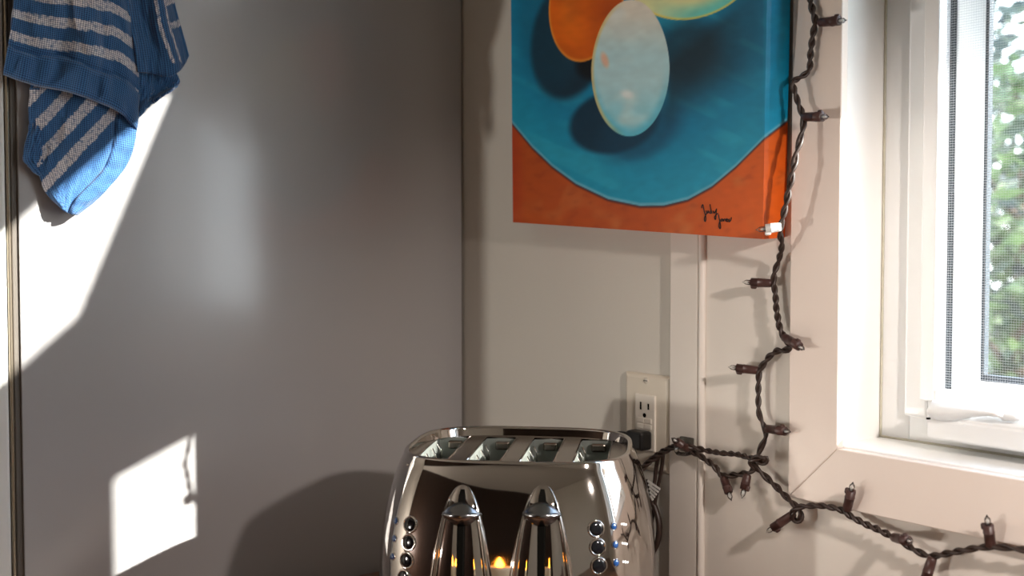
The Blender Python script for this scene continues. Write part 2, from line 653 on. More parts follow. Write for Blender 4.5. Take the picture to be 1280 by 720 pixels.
def ring(bm, a, b, z):
    out = []
    for k in range(NS):
        # even spacing along the rounded outline
        t = 2 * math.pi * k / NS
        x, y = sup(a, b, t)
        out.append(bm.verts.new((x, y, z)))
    return out


def bridge(bm, A, B):
    for k in range(NS):
        bm.faces.new((A[k], A[(k + 1) % NS], B[(k + 1) % NS], B[k]))


bm = bmesh.new()
zs = [0.012 + (TH - 0.012) * i / 40 for i in range(41)]
rs = []
for z in zs:
    a, b = t_ab(z)
    rs.append(ring(bm, a, b, z))
aT, bT = t_ab(TH)
# rolled lip, then down to the recessed deck
for k in range(1, 9):
    an = math.pi * k / 8
    off = 0.0028 * (1 - math.cos(an))
    rs.append(ring(bm, aT - off, bT - off, TH + 0.0030 * math.sin(an)))
DECK = TH - 0.007
rs.append(ring(bm, aT - 0.0062, bT - 0.0062, TH - 0.003))
rs.append(ring(bm, aT - 0.007, bT - 0.007, DECK))
for A, B in zip(rs, rs[1:]):
    bridge(bm, A, B)
bm.faces.new(rs[0])
body = mesh_obj('body', bm, M['chrome'], toa, smooth=True, world=False)
bvh = BVHTree.FromPolygons([v.co.copy() for v in body.data.vertices], [list(p.vertices) for p in body.data.polygons])
# black base
bm = bmesh.new()
a0, b0 = t_ab(0.012)
r1, r2 = ring(bm, a0 - .004, b0 - .004, 0.004), ring(bm, a0 - .004, b0 - .004, 0.014)
bridge(bm, r1, r2)
bm.faces.new(r1)
bm.faces.new(r2)
mesh_obj('base', bm, M['black'], toa, world=False)
for sx in (-1, 1):
    for sy in (-1, 1):
        bm = bmesh.new()
        lathe(bm, (sx * .09, sy * .08, 0), (0, 0, 1), [(0, .010), (.006, .011)], 16)
        mesh_obj('foot', bm, M['black'], toa, world=False)

# deck with four slots
SLX = [-0.0835, -0.0310, 0.0215, 0.0740]
SW, SY0, SY1 = 0.0168, -0.083, 0.080
bm = bmesh.new()
loop = [bm.verts.new((*sup(aT - .0068, bT - .0068, 2 * math.pi * k / 80), DECK)) for k in range(80)]
for k in range(80):
    bm.edges.new((loop[k], loop[(k + 1) % 80]))
for sx in SLX:
    q = [bm.verts.new((sx + dx * SW, y, DECK)) for dx, y in ((-1, SY0), (1, SY0), (1, SY1), (-1, SY1))]
    for k in range(4):
        bm.edges.new((q[k], q[(k + 1) % 4]))
bmesh.ops.triangle_fill(bm, edges=list(bm.edges), use_beauty=True)
bad = [f for f in bm.faces if any(abs(f.calc_center_median().x - sx) < SW - 1e-4 and SY0 < f.calc_center_median().y < SY1
                                  and all(abs(v.co.x - sx) <= SW + 1e-5 and SY0 - 1e-5 <= v.co.y <= SY1 + 1e-5 for v in f.verts) for sx in SLX)]
bmesh.ops.delete(bm, geom=bad, context='FACES_ONLY')
deck = mesh_obj('deck', bm, M['brushed'], toa, world=False)
for sx in SLX:
    bm = bmesh.new()
    q = lambda x, y, z: bm.verts.new((x, y, z))
    t4 = [q(sx + dx * SW, y, DECK + .0002) for dx, y in ((-1, SY0), (1, SY0), (1, SY1), (-1, SY1))]
    b4 = [q(sx + dx * SW, y, DECK - 0.105) for dx, y in ((-1, SY0), (1, SY0), (1, SY1), (-1, SY1))]
    for k in range(4):
        bm.faces.new((t4[k], t4[(k + 1) % 4], b4[(k + 1) % 4], b4[k]))
    bm.faces.new(b4)
    sl = mesh_obj('slot_liner', bm, M['liner'], toa, world=False)
    # rolled slot rim
    bm = bmesh.new()
    tube(bm, [(sx - SW, SY0, DECK), (sx + SW, SY0, DECK), (sx + SW, SY1, DECK), (sx - SW, SY1, DECK)], 0.0011, 6, closed=True)
    mesh_obj('slot_rim', bm, M['chrome'], toa, smooth=True, world=False)
    # guide wires
    for k in range(5):
        y = SY0 + 0.02 + k * 0.03
        bm = bmesh.new()
        tube(bm, [(sx - SW + .006, y, DECK - .095), (sx - SW + .006, y, DECK - .012), (sx - SW + .002, y, DECK - .004)], 0.0011, 6)
        mesh_obj('guide_wire', bm, M['chrome'], sl, smooth=True, world=False)
    # rear tab
    bm = bmesh.new()
    box(bm, (sx - .006, SY1 - .010, DECK - .012), (sx + .010, SY1 - .002, DECK - .003), .002)
    mesh_obj('rear_tab', bm, M['brushed'], sl, world=False)


def t_hit(px_, py_):
    o = TMI @ CAM
    d = (TMI.to_3x3() @ ray(px_, py_)).normalized()
    loc, nrm, idx, dist = bvh.ray_cast(o, d)
    if nrm.dot(d) > 0:
        nrm = -nrm
    return loc, nrm


def t_front(x, z):
    """point and outward normal of the front face in toaster space"""
    def f(x, z):
        a, b = t_ab(z)
        return Vector((x, -b * max(1e-6, 1 - abs(x / a) ** NE) ** (1 / NE), z))
    p = f(x, z)
    e = 1e-4
    n = (f(x + e, z) - f(x - e, z)).cross(f(x, z + e) - f(x, z - e)).normalized()
    if n.y > 0:
        n = -n
    return p, n


def smooth01(t):
    t = min(1, max(0, t))
    return t * t * (3 - 2 * t)


for px_c in (577.5, 677.5):
    top, _ = t_hit(px_c, 606)
    xc = t_hit(px_c, 640)[0].x
    zt, zb = top.z, 0.02
    kl = t_hit(px_c, 641)[0].z

    def half(z):
        return 0.0190 * (max(zt - z, 0.0) / 0.028) ** 0.42
    NV, NU = 46, 33
    bm = bmesh.new()
    grid = []
    for i in range(NV + 1):
        z = zt - (zt - zb) * (i / NV) ** 1.5
        hw = max(half(z), 0.0006)
        row = []
        for j in range(NU):
            u = -1 + 2 * j / (NU - 1)
            p, n = t_front(xc + u * hw, z)
            au = abs(u)
            fade = smooth01((zt - z) / 0.018)
            ridge = 0.0045 * math.exp(-((au - 0.86) / 0.085) ** 2)
            inner = 0.0022 * smooth01((0.8 - au) / 0.12) - 0.0007 * math.cos(au * 7.5)
            h = (0.0008 + fade * (ridge + inner)) * (1 if au < 0.985 else 0.0) - (0.0006 if au >= 0.985 else 0)
            row.append(bm.verts.new(p + n * h))
        grid.append(row)
    for a, b in zip(grid, grid[1:]):
        for k in range(NU - 1):
            bm.faces.new((a[k], a[k + 1], b[k + 1], b[k]))
    ch_ = mesh_obj('lever_channel', bm, M['chrome'], toa, smooth=True, world=False)
    # dark slot the lever runs in
    bm = bmesh.new()
    rows = []
    for i in range(30):
        z = zt - 0.004 - (zt - 0.004 - 0.03) * i / 29
        p, n = t_front(xc, z)
        wv = 0.0031 if i > 0 else 0.0018
        p = p + n * (0.0008 + 0.0040 * smooth01((zt - z) / 0.018))
        rows.append([bm.verts.new(p + Vector((s * wv, 0, 0)) - n * dd) for s, dd in ((-1, 0.004), (-1, 0), (1, 0), (1, 0.004))])
    for a, b in zip(rows, rows[1:]):
        for k in range(3):
            bm.faces.new((a[k], a[k + 1], b[k + 1], b[k]))
    bm.faces.new(rows[0])
    bm.faces.new(rows[-1])
    mesh_obj('lever_slot', bm, M['hole'], ch_, world=False)
    # pointed lever knob
    p, n = t_front(xc, kl)
    bm = bmesh.new()
    HWk, HHk = 0.0183, 0.0112
    NJ = 24
    base = 0.006
    prof = []
    for j in range(NJ + 1):
        x = -HWk + 2 * HWk * j / NJ
        e = max(0.0, 1 - (x / HWk) ** 2)
        hh = HHk * e + 0.0003
        col_ = []
        for k in range(9):
            s = -1 + 2 * k / 8
            out_ = base + 0.0002 + (0.0115 * e ** 0.8) * (1 - abs(s)) ** 0.95
            col_.append(bm.verts.new(p + Vector((x, -out_, 0)) + Vector((0, 0, -s * hh + (0.0012 if s == 0 else 0)))))
        bk = [bm.verts.new(p + Vector((x, -base + 0.002, sg * hh * .9))) for sg in (1, -1)]
        prof.append([bk[0]] + col_ + [bk[1]])
    for a, b in zip(prof, prof[1:]):
        for k in range(10):
            bm.faces.new((a[k], a[k + 1], b[k + 1], b[k]))
        bm.faces.new((a[0], b[0], b[10], a[10]))
    bm.faces.new(prof[0])
    bm.faces.new(prof[-1])
    lv = mesh_obj('lever_knob', bm, M['knob'], toa, smooth=True, world=False)
    for pl in lv.data.polygons:
        pl.use_smooth = True
    bm = bmesh.new()
    box(bm, p + Vector((-.0022, -.009, -.003)), p + Vector((.0022, .002, .003)))
    mesh_obj('lever_stem', bm, M['hole'], lv, world=False)


def button(px_, py_, r, led=False):
    p, n = t_hit(px_, py_)
    bm = bmesh.new()
    prof_t = [p + n * d for d in (0,)]
    # chrome ring
    ref = n.orthogonal().normalized()
    bn = n.cross(ref)
    tube(bm, [p + (ref * math.cos(a) + bn * math.sin(a)) * r for a in [2 * math.pi * k / 28 for k in range(28)]],
         r * 0.16, 8, closed=True)
    rg = mesh_obj('button_ring' if not led else 'lamp_ring', bm, M['chrome'], toa, smooth=True, world=False)
    bm = bmesh.new()
    lathe(bm, p - n * .001, n, [(0, r * .92), (.0016, r * .92), (.0022, r * .8), (.0026, r * .45), (.0027, 0.0)], 24)
    mesh_obj('push_button' if not led else 'indicator_lamp', bm, M['led'] if led else M['button'], rg, smooth=True, world=False)


for q in ((745, 661), (747, 684), (748.5, 707.5), (513, 655.5), (511, 678), (508.5, 700.5), (505, 722)):
    button(q[0], q[1], 0.0072)
for q in ((767, 658), (769, 681), (770, 703.5), (495, 651), (493, 673), (491, 695.5)):
    button(q[0], q[1], 0.0034, True)
# little worn white print beside the lamps
for qx, qy in ((777, 655), (778, 679), (779, 702)):
    bm = bmesh.new()
    for k in range(3):
        p, n = t_hit(qx + k * 2.6, qy + k * .4)
        side = n.cross(Vector((0, 0, 1))).normalized() * -0.0008
        up = Vector((0, 0, 0.0016 + .0005 * (k % 2)))
        p = p + n * .0004
        bm.faces.new([bm.verts.new(p + a) for a in (-side - up * .5, side - up * .5, side + up * .5, -side + up * .5)])
    mesh_obj('printed_mark', bm, M['print'], toa, world=False)

# ------------------------------------------------------------------ wall outlet
OY = -0.0055
pa, pb_ = pix(780.3, 464.2, 1, OY), pix(836, 594.3, 1, OY)
ot = empty('wall_outlet', ((pa.x + pb_.x) / 2, 0, (pa.z + pb_.z) / 2))
tag(ot, 'ivory wall outlet plate with a black plug in its lower socket', 'outlet')
bm = bmesh.new()
ocx, ocz = ot.location.x, ot.location.z
hw_, hh_ = (pb_.x - pa.x) / 2, (pa.z - pb_.z) / 2
lv_ = [(0.0, 1.0), (-0.002, 1.0), (-0.0045, 0.93), (OY, 0.86)]
rings_ = []
for y, s in lv_:
    dx = hw_ - (1 - s) * hw_
    dz = hh_ - (1 - s) * hw_
    rings_.append([bm.verts.new((ocx + sx * dx, y, ocz + sz * dz)) for sx, sz in ((-1, -1), (1, -1), (1, 1), (-1, 1))])
for A, B in zip(rings_, rings_[1:]):
    for k in range(4):
        bm.faces.new((A[k], A[(k + 1) % 4], B[(k + 1) % 4], B[k]))
bm.faces.new(rings_[-1])
bm.faces.new(rings_[0])
mesh_obj('cover_plate', bm, M['cover'], ot)
d0, d1 = pix(793.5, 491.5, 1, -.008), pix(818, 565.6, 1, -.008)
dev = box_obj('receptacle', (d0.x, -0.008, d1.z), (d1.x, -.003, d0.z), M['device'], ot, .0012)
dcx, dw = (d0.x + d1.x) / 2, (d1.x - d0.x)
dcz = (d0.z + d1.z) / 2
for sx, hgt in ((-1, .009), (1, .007)):
    box_obj('blade_slot', (dcx + sx * .0062 - .0011, -.0084, dcz + .019 - hgt / 2), (dcx + sx * .0062 + .0011, -.006, dcz + .019 + hgt / 2), M['hole'], dev)
bm = bmesh.new()
lathe(bm, (dcx, -.0084, dcz + .0085), (0, 1, 0), [(0, .0026), (.002, .0026)], 14)
mesh_obj('ground_hole', bm, M['hole'], dev)
for k, z in enumerate((dcz + .0025, dcz - .0045)):
    for sx in (-1, 1):
        box_obj('test_button', (dcx + sx * .006 - .0054, -.0092, z - .0028), (dcx + sx * .006 + .0054, -.006, z + .0028), M['device'], dev, .0006)
for z in (pa.z - 0.0075, pb_.z + 0.0075):
    bm = bmesh.new()
    lathe(bm, (dcx, OY + .0005, z), (0, -1, 0), [(0, .0036), (.0012, .0034), (.0018, .002)], 16)
    sc_ = mesh_obj('cover_screw', bm, M['screw'], ot, smooth=True)
    box_obj('screw_slot', (dcx - .003, OY - .0016, z - .0005), (dcx + .003, OY - .001, z + .0005), M['hole'], sc_)
# toaster plug and lead
pl = empty('toaster_plug', (dcx, -.008, dcz - .019))
tag(pl, 'black toaster plug pushed into the wall outlet', 'plug')
bm = bmesh.new()
box(bm, (dcx - .0135, -.026, dcz - .030), (dcx + .0125, -.0078, dcz - .0085), .003)
mesh_obj('plug_body', bm, M['black'], pl)
bm = bmesh.new()
lead = catmull([(dcx - .008, -.022, dcz - .017), (dcx - .022, -.028, dcz - .016), (dcx - .045, -.026, dcz - .024), (dcx - .062, -.020, dcz - .06),
                (dcx - .05, -.018, dcz - .12), (dcx - .02, -.02, 0.915), (dcx - .06, -.03, .904)], 8)
tube(bm, lead, [0.0055] * 9 + [0.0036] * (len(lead) - 9), 10)
mesh_obj('power_lead', bm, M['black'], pl, smooth=True)

# ------------------------------------------------------------------ painting
BR = pix(955, 299, 0, 0.557)
BL = pix(641.2, 277.8, 1, BR.y)
PW = (BR - BL).length
PH, PT = 0.50, 0.034
tilt, lean = math.atan2(BL.z - BR.z, BR.x - BL.x), math.radians(3.3)
ptg = empty('painting', BR)
ptg.rotation_euler = (Matrix.Rotation(lean, 4, 'X') @ Matrix.Rotation(tilt, 4, 'Y')).to_euler()
tag(ptg, 'painted canvas of eggs on a blue plate hanging by the window', 'painting')
PM = Matrix.LocRotScale(ptg.location, ptg.rotation_euler, None)
rng = np.random.default_rng(3)


def vnoise(x, y, scale, seed=0):
    """smooth value noise"""
    r = np.random.default_rng(seed).random((64, 64))
    u, v = x / scale, y / scale
    i, j = np.floor(u).astype(int), np.floor(v).astype(int)
    fu, fv = u - i, v - j
    fu, fv = fu * fu * (3 - 2 * fu), fv * fv * (3 - 2 * fv)
    g = lambda a, b: r[a % 64, b % 64]
    return (g(i, j) * (1 - fu) + g(i + 1, j) * fu) * (1 - fv) + (g(i, j + 1) * (1 - fu) + g(i + 1, j + 1) * fu) * fv


def sstep(a, b, t):
    t = np.clip((t - a) / (b - a), 0, 1)
    return t * t * (3 - 2 * t)


def mixc(c, col, m):
    return c * (1 - m[:, None]) + np.array(col, float)[None, :] * m[:, None]


def ell(x, y, cx, cy, rx, ry, rot):
    c, s = math.cos(rot), math.sin(rot)
    u, v = (x - cx) * c + (y - cy) * s, -(x - cx) * s + (y - cy) * c
    return np.sqrt((u / rx) ** 2 + (v / ry) ** 2), u, v


def paint(x, y):
    n = len(x)
    xr, yr = x * .8 + y * .6, y * .8 - x * .6
    n1 = .6 * vnoise(xr, yr, 34, 1) + .4 * vnoise(x + .3 * y, y, 15, 11)
    n2 = .5 * vnoise(xr, yr * 1.4, 11, 2) + .5 * vnoise(x * .7 + y, y - .4 * x, 7, 8)
    n3 = vnoise(x, y, 70, 3)
    c = np.tile(np.array([158., 74, 32]), (n, 1))
    c = mixc(c, (196, 92, 30), sstep(760, 960, x) * .75)
    c = mixc(c, (178, 108, 66), sstep(.62, .95, n1) * .7)
    c = mixc(c, (124, 44, 20), sstep(.6, .95, 1 - n2) * .22)
    c = mixc(c, (150, 50, 28), sstep(660, 641, x) * .5)
    bnd = np.interp(x, [500, 560, 641, 665, 690, 720, 760, 800, 830, 860, 890, 920, 955, 985, 1040],
                    [-30, 45, 155, 184, 208, 230, 249, 257.5, 257, 249.5, 233, 208, 173, 150, 100])
    d = (bnd - y) * 0.78
    c = mixc(c, (70, 36, 40), sstep(-3.5, -.5, d))
    t = np.tile(np.array([24., 118, 152]), (n, 1))
    t = mixc(t, (40, 146, 172), sstep(80, 10, d) * .65)
    t = mixc(t, (26, 104, 138), sstep(880, 960, x) * sstep(120, 0, y) * .6)
    t = mixc(t, (64, 160, 182), sstep(.55, .9, vnoise(x * .55 + y * .8, y * 3.2 - x * 1.6, 40, 5)) * .35)
    t = mixc(t, (14, 92, 126), sstep(.6, .95, n3) * .35)
    t = mixc(t, (22, 140, 178), sstep(952, 958, x) * .7)  # right wrapped edge painted brighter, light from the right put into the colour
    # painted shadows of the eggs
    e, _, _ = ell(x, y, 712, 48, 50, 82, .18)
    t = mixc(t, (20, 40, 54), sstep(1.04, .84, e) * .95)
    e, _, _ = ell(x, y, 690, 20, 40, 90, 0)
    t = mixc(t, (30, 78, 98), sstep(1.3, .8, e) * .35)
    e, _, _ = ell(x, y, 768, 152, 60, 41, -.25)
    t = mixc(t, (16, 44, 62), sstep(1.05, .84, e) * .95)
    e, _, _ = ell(x, y, 800, 165, 62, 38, -.45)
    t = mixc(t, (18, 60, 84), sstep(1.1, .6, e) * .6)
    band = sstep(0, 30, y + (x - 838) * .80 - 58) * sstep(70, 6, y + (x - 838) * .42 - 98) * sstep(825, 842, x)
    t = mixc(t, (26, 52, 66), np.clip(band, 0, 1) * sstep(990, 860, x) * .9)
    e, _, _ = ell(x, y, 858, 62, 50, 40, -.5)
    t = mixc(t, (24, 44, 56), sstep(1.2, .5, e) * .7)
    e, _, _ = ell(x, y, 740, 82, 20, 18, 0)
    t = mixc(t, (8, 14, 20), sstep(1.3, .6, e))
    # rim line
    t = mixc(t, (122, 168, 184), sstep(4.5, 1.5, d) * sstep(-.5, .8, d) * .75)
    c = c * (1 - sstep(-.8, .8, d))[:, None] + t * sstep(-.8, .8, d)[:, None]
    # rust coloured egg
    e, u, v = ell(x, y, 733, 0, 46, 78, .16)
    o = np.tile(np.array([206., 102, 24]), (n, 1))
    o = mixc(o, (232, 140, 52), sstep(10, -40, u) * sstep(.9, .4, e) * .6)
    o = mixc(o, (146, 62, 22), sstep(-5, 45, u) * .75)
    o = mixc(o, (120, 50, 20), sstep(.3, .9, n1) * .3)
    o = mixc(o, (212, 150, 70), sstep(.93, .99, e) * .7)
    mk = sstep(1.012, .99, e)
    c = c * (1 - mk)[:, None] + o * mk[:, None]
    # pale yellow egg
    e, u, v = ell(x, y, 866, -44, 66, 86, 1.2)
    o = np.tile(np.array([214., 214, 164]), (n, 1))
    o = mixc(o, (226, 206, 130), sstep(.5, .9, n1) * .4)
    o = mixc(o, (92, 192, 190), sstep(.62, .93, e) * sstep(800, 880, x) * .85)
    o = mixc(o, (220, 196, 96), sstep(.945, .985, e) * .8)
    mk = sstep(1.012, .99, e)
    c = c * (1 - mk)[:, None] + o * mk[:, None]
    # white egg
    k = np.where(y < 85, 1.0 + (85 - y) / 85 * .06, 1.0)
    e = np.sqrt(((x - 788 - (85 - y) * .015) / 49 * k) ** 2 + ((y - 85) / 85.5) ** 2)
    o = np.tile(np.array([176., 208, 214]), (n, 1))
    o = mixc(o, (222, 208, 192), sstep(75, 5, y) * .8)
    o = mixc(o, (128, 194, 208), sstep(95, 165, y) * .9)
    o = mixc(o, (206, 216, 214), sstep(.45, .85, n1) * .55)
    o = mixc(o, (84, 172, 196), sstep(.78, .98, e) * sstep(70, 160, y) * .8)
    o = mixc(o, (206, 182, 120), sstep(.90, .985, e) * sstep(786, 750, x) * .8)
    e2, _, _ = ell(x, y, 756, 75, 5, 11, -.3)
    o = mixc(o, (228, 170, 140), sstep(1.3, .4, e2) * .7)
    e2, _, _ = ell(x, y, 784, 118, 9, 6, .3)
    o = mixc(o, (224, 226, 226), sstep(1.4, .3, e2) * .7)
    mk = sstep(1.01, .99, e)
    c = c * (1 - mk)[:, None] + o * mk[:, None]
    # canvas grain
    c = c * (0.96 + 0.08 * n2)[:, None]
    gr = c.mean(1, keepdims=True)
    c = (gr + (c - gr) * 1.12) * 1.09
    return np.clip(c, 0, 255) / 255.0


def to_lin(c):
    return np.where(c <= 0.04045, c / 12.92, ((c + 0.055) / 1.055) ** 2.4)


GX, GZ, GT = 400, 420, 14
ver, fac = [], []
# front sheet then wrapped edges, one continuous skin: columns run left edge -> front -> right edge
cols = [(-PW, PT * (1 - k / GT)) for k in range(GT)] + [(-PW + PW * k / GX, 0.0) for k in range(GX + 1)] \
    + [(0.0, PT * (k + 1) / GT) for k in range(GT)]
rowz = [PH * k / GZ for k in range(GZ + 1)]
cx_ = np.array([c[0] for c in cols])
cy_ = np.array([c[1] for c in cols])
rz_ = np.array(rowz)
# softly rounded edges of the stretched canvas
inset = 0.0016 * np.exp(-((np.abs(np.arange(len(cols)) - GT) / 1.2) ** 2)) - 0.0016 * np.exp(-((np.abs(np.arange(len(cols)) - GT - GX) / 1.2) ** 2))
XX = np.repeat((cx_ + inset)[None, :], GZ + 1, 0)
YY = np.repeat(cy_[None, :], GZ + 1, 0)
ZZ = np.repeat(rz_[:, None], len(cols), 1)
co = np.stack([XX.ravel(), YY.ravel(), ZZ.ravel()], 1)
nc = len(cols)
ii = np.arange(GZ)[:, None] * nc + np.arange(nc - 1)[None, :]
quads = np.stack([ii, ii + 1, ii + nc + 1, ii + nc], -1).reshape(-1, 4)
# bottom and top flaps (share the front/side border)
me = bpy.data.meshes.new('canvas')
bot = list(range(nc))
topi = [GZ * nc + k for k in range(nc)]
faces = [tuple(q) for q in quads.tolist()] + [tuple(bot[::-1]), tuple(topi)]
me.from_pydata(co.tolist(), [], faces)
me.update()
# photograph layout of the picture carried over to the canvas
Rm = np.array(PM.to_3x3())
Wc = co @ Rm.T + np.array(PM.translation)
dd = Wc - np.array(CAM)
zz = dd @ np.array(FWD)
pxx = 640 + F_PX * (dd @ np.array(RGT)) / zz
pyy = 360 - F_PX * (dd @ np.array(UPV)) / zz
rgb = to_lin(paint(pxx, pyy))
ca_ = me.color_attributes.new('paint', 'FLOAT_COLOR', 'POINT')
ca_.data.foreach_set('color', np.concatenate([rgb, np.ones((len(rgb), 1))], 1).astype(np.float32).ravel())
pm = bpy.data.materials.new('painted_canvas')
pm.use_nodes = True
n_, l_ = pm.node_tree.nodes, pm.node_tree.links
at = n_.new('ShaderNodeVertexColor')
at.layer_name = 'paint'
l_.new(at.outputs[0], n_['Principled BSDF'].inputs['Base Color'])
n_['Principled BSDF'].inputs['Roughness'].default_value = 0.42
n_['Principled BSDF'].inputs['Specular IOR Level'].default_value = 0.3
tcn = n_.new('ShaderNodeTexCoord')
nzn = n_.new('ShaderNodeTexNoise')
nzn.inputs['Scale'].default_value = 700
l_.new(tcn.outputs['Object'], nzn.inputs['Vector'])
bpn = n_.new('ShaderNodeBump')
bpn.inputs['Strength'].default_value = 0.15
bpn.inputs['Distance'].default_value = 0.001
l_.new(nzn.outputs['Fac'], bpn.inputs['Height'])
l_.new(bpn.outputs['Normal'], n_['Principled BSDF'].inputs['Normal'])
me.materials.append(pm)
cv = bpy.data.objects.new('canvas', me)
COL.objects.link(cv)
cv.parent = ptg
# wooden stretcher behind
bm = bmesh.new()
box(bm, (-PW + .004, PT - .004, .004), (-.004, PT - .0005, PH - .004))
mesh_obj('backing', bm, M['darkwood'], ptg, world=False)
# signature
PMI = PM.inverted()
strokes = [[(160, 272), (157, 252), (168, 232), (176, 262), (186, 312), (201, 360), (203, 400), (195, 422), (186, 402), (190, 372), (214, 328)],
           [(205, 298), (210, 324), (220, 328), (228, 300), (233, 328)],
           [(266, 300), (250, 308), (246, 326), (258, 330), (268, 308)], [(250, 228), (260, 290), (274, 332)],
           [(286, 300), (293, 326), (306, 318), (324, 278)], [(324, 278), (318, 335), (312, 400), (300, 372), (330, 336)],
           [(328, 340), (342, 330)], [(346, 342), (352, 384), (364, 440), (369, 488), (361, 502), (350, 474), (356, 432), (376, 402)],
           [(382, 392), (372, 402), (376, 418), (390, 412), (390, 396), (380, 392)],
           [(400, 394), (402, 418), (411, 396), (422, 396), (426, 418)],
           [(432, 408), (448, 400), (440, 390), (430, 406), (440, 422), (456, 415)],
           [(468, 394), (458, 404), (471, 412), (463, 425), (481, 412), (491, 374)]]
bm = bmesh.new()
for st in strokes:
    pts = []
    for X, Y in st:
        d = PMI.to_3x3() @ ray(860 + X / 9.0, 230 + Y / 9.0)
        o = PMI @ CAM
        q = o + d * (-o.y / d.y)
        pts.append((q.x, -0.0003, q.z))
    pts = catmull(pts, 5)
    tube(bm, pts, 0.00058, 5)
mesh_obj('signature', bm, M['ink'], ptg, world=False)

# ------------------------------------------------------------------ tea towel
tw = empty('tea_towel', pix(95, 268, 0, 0.03))
tag(tw, 'blue and white striped woven tea towel hanging on the fridge side', 'towel')


def towel_mat():
    m = bpy.data.materials.new('striped_towel')
    m.use_nodes = True
    n, l = m.node_tree.nodes, m.node_tree.links
    p = n['Principled BSDF']
    at = n.new('ShaderNodeAttribute')
    at.attribute_name = 'stripe'
    uv = n.new('ShaderNodeAttribute')
    uv.attribute_name = 'weave'
    nz = n.new('ShaderNodeTexNoise')
    nz.inputs['Scale'].default_value = 260
    nz.inputs['Detail'].default_value = 1
    l.new(uv.outputs['Vector'], nz.inputs['Vector'])
    ns = n.new('ShaderNodeMath')
    ns.operation = 'MULTIPLY_ADD'
    ns.inputs[1].default_value = 0.7
    l.new(nz.outputs['Fac'], ns.inputs[0])
    l.new(at.outputs['Fac'], ns.inputs[2])
    rp = n.new('ShaderNodeMapRange')
    rp.inputs['From Min'].default_value = 0.72
    rp.inputs['From Max'].default_value = 0.98
    l.new(ns.outputs[0], rp.inputs['Value'])
    ck = n.new('ShaderNodeTexChecker')
    ck.inputs['Scale'].default_value = 620
    ck.inputs['Color1'].default_value = (1, 1, 1, 1)
    ck.inputs['Color2'].default_value = (0, 0, 0, 1)
    mp = n.new('ShaderNodeMapping')
    mp.inputs['Rotation'].default_value = (0, 0, 0.78)
    l.new(uv.outputs['Vector'], mp.inputs['Vector'])
    l.new(mp.outputs[0], ck.inputs['Vector'])
    blue = n.new('ShaderNodeMix')
    blue.data_type = 'RGBA'
    blue.inputs[6].default_value = lin((28, 60, 104)) + (1,)
    blue.inputs[7].default_value = lin((62, 116, 170)) + (1,)
    l.new(ck.outputs['Fac'], blue.inputs[0])
    wh = n.new('ShaderNodeMix')
    wh.data_type = 'RGBA'
    wh.inputs[6].default_value = lin((146, 146, 160)) + (1,)
    wh.inputs[7].default_value = lin((238, 232, 234)) + (1,)
    l.new(ck.outputs['Fac'], wh.inputs[0])
    mx = n.new('ShaderNodeMix')
    mx.data_type = 'RGBA'
    l.new(rp.outputs[0], mx.inputs[0])
    l.new(blue.outputs[2], mx.inputs[6])
    l.new(wh.outputs[2], mx.inputs[7])
    l.new(mx.outputs[2], p.inputs['Base Color'])
    p.inputs['Roughness'].default_value = 0.9
    p.inputs['Sheen Weight'].default_value = 0.3
    b = n.new('ShaderNodeBump')
    b.inputs['Strength'].default_value = 0.55
    b.inputs['Distance'].default_value = 0.0012
    l.new(ck.outputs['Fac'], b.inputs['Height'])
    l.new(b.outputs['Normal'], p.inputs['Normal'])
    return m


M['towel'] = towel_mat()


def curve2(pts, n):
    P = catmull([(a[0], a[1], 0) for a in pts], 12)
    L = [0]
    for a, b in zip(P, P[1:]):
        L.append(L[-1] + (b - a).length)
    out = []
    for k in range(n):
        s = L[-1] * k / (n - 1)
        j = next((i for i in range(1, len(L)) if L[i] >= s - 1e-9), len(L) - 1)
        f = (s - L[j - 1]) / max(1e-9, L[j] - L[j - 1])
        out.append(P[j - 1].lerp(P[j], f))
    return out


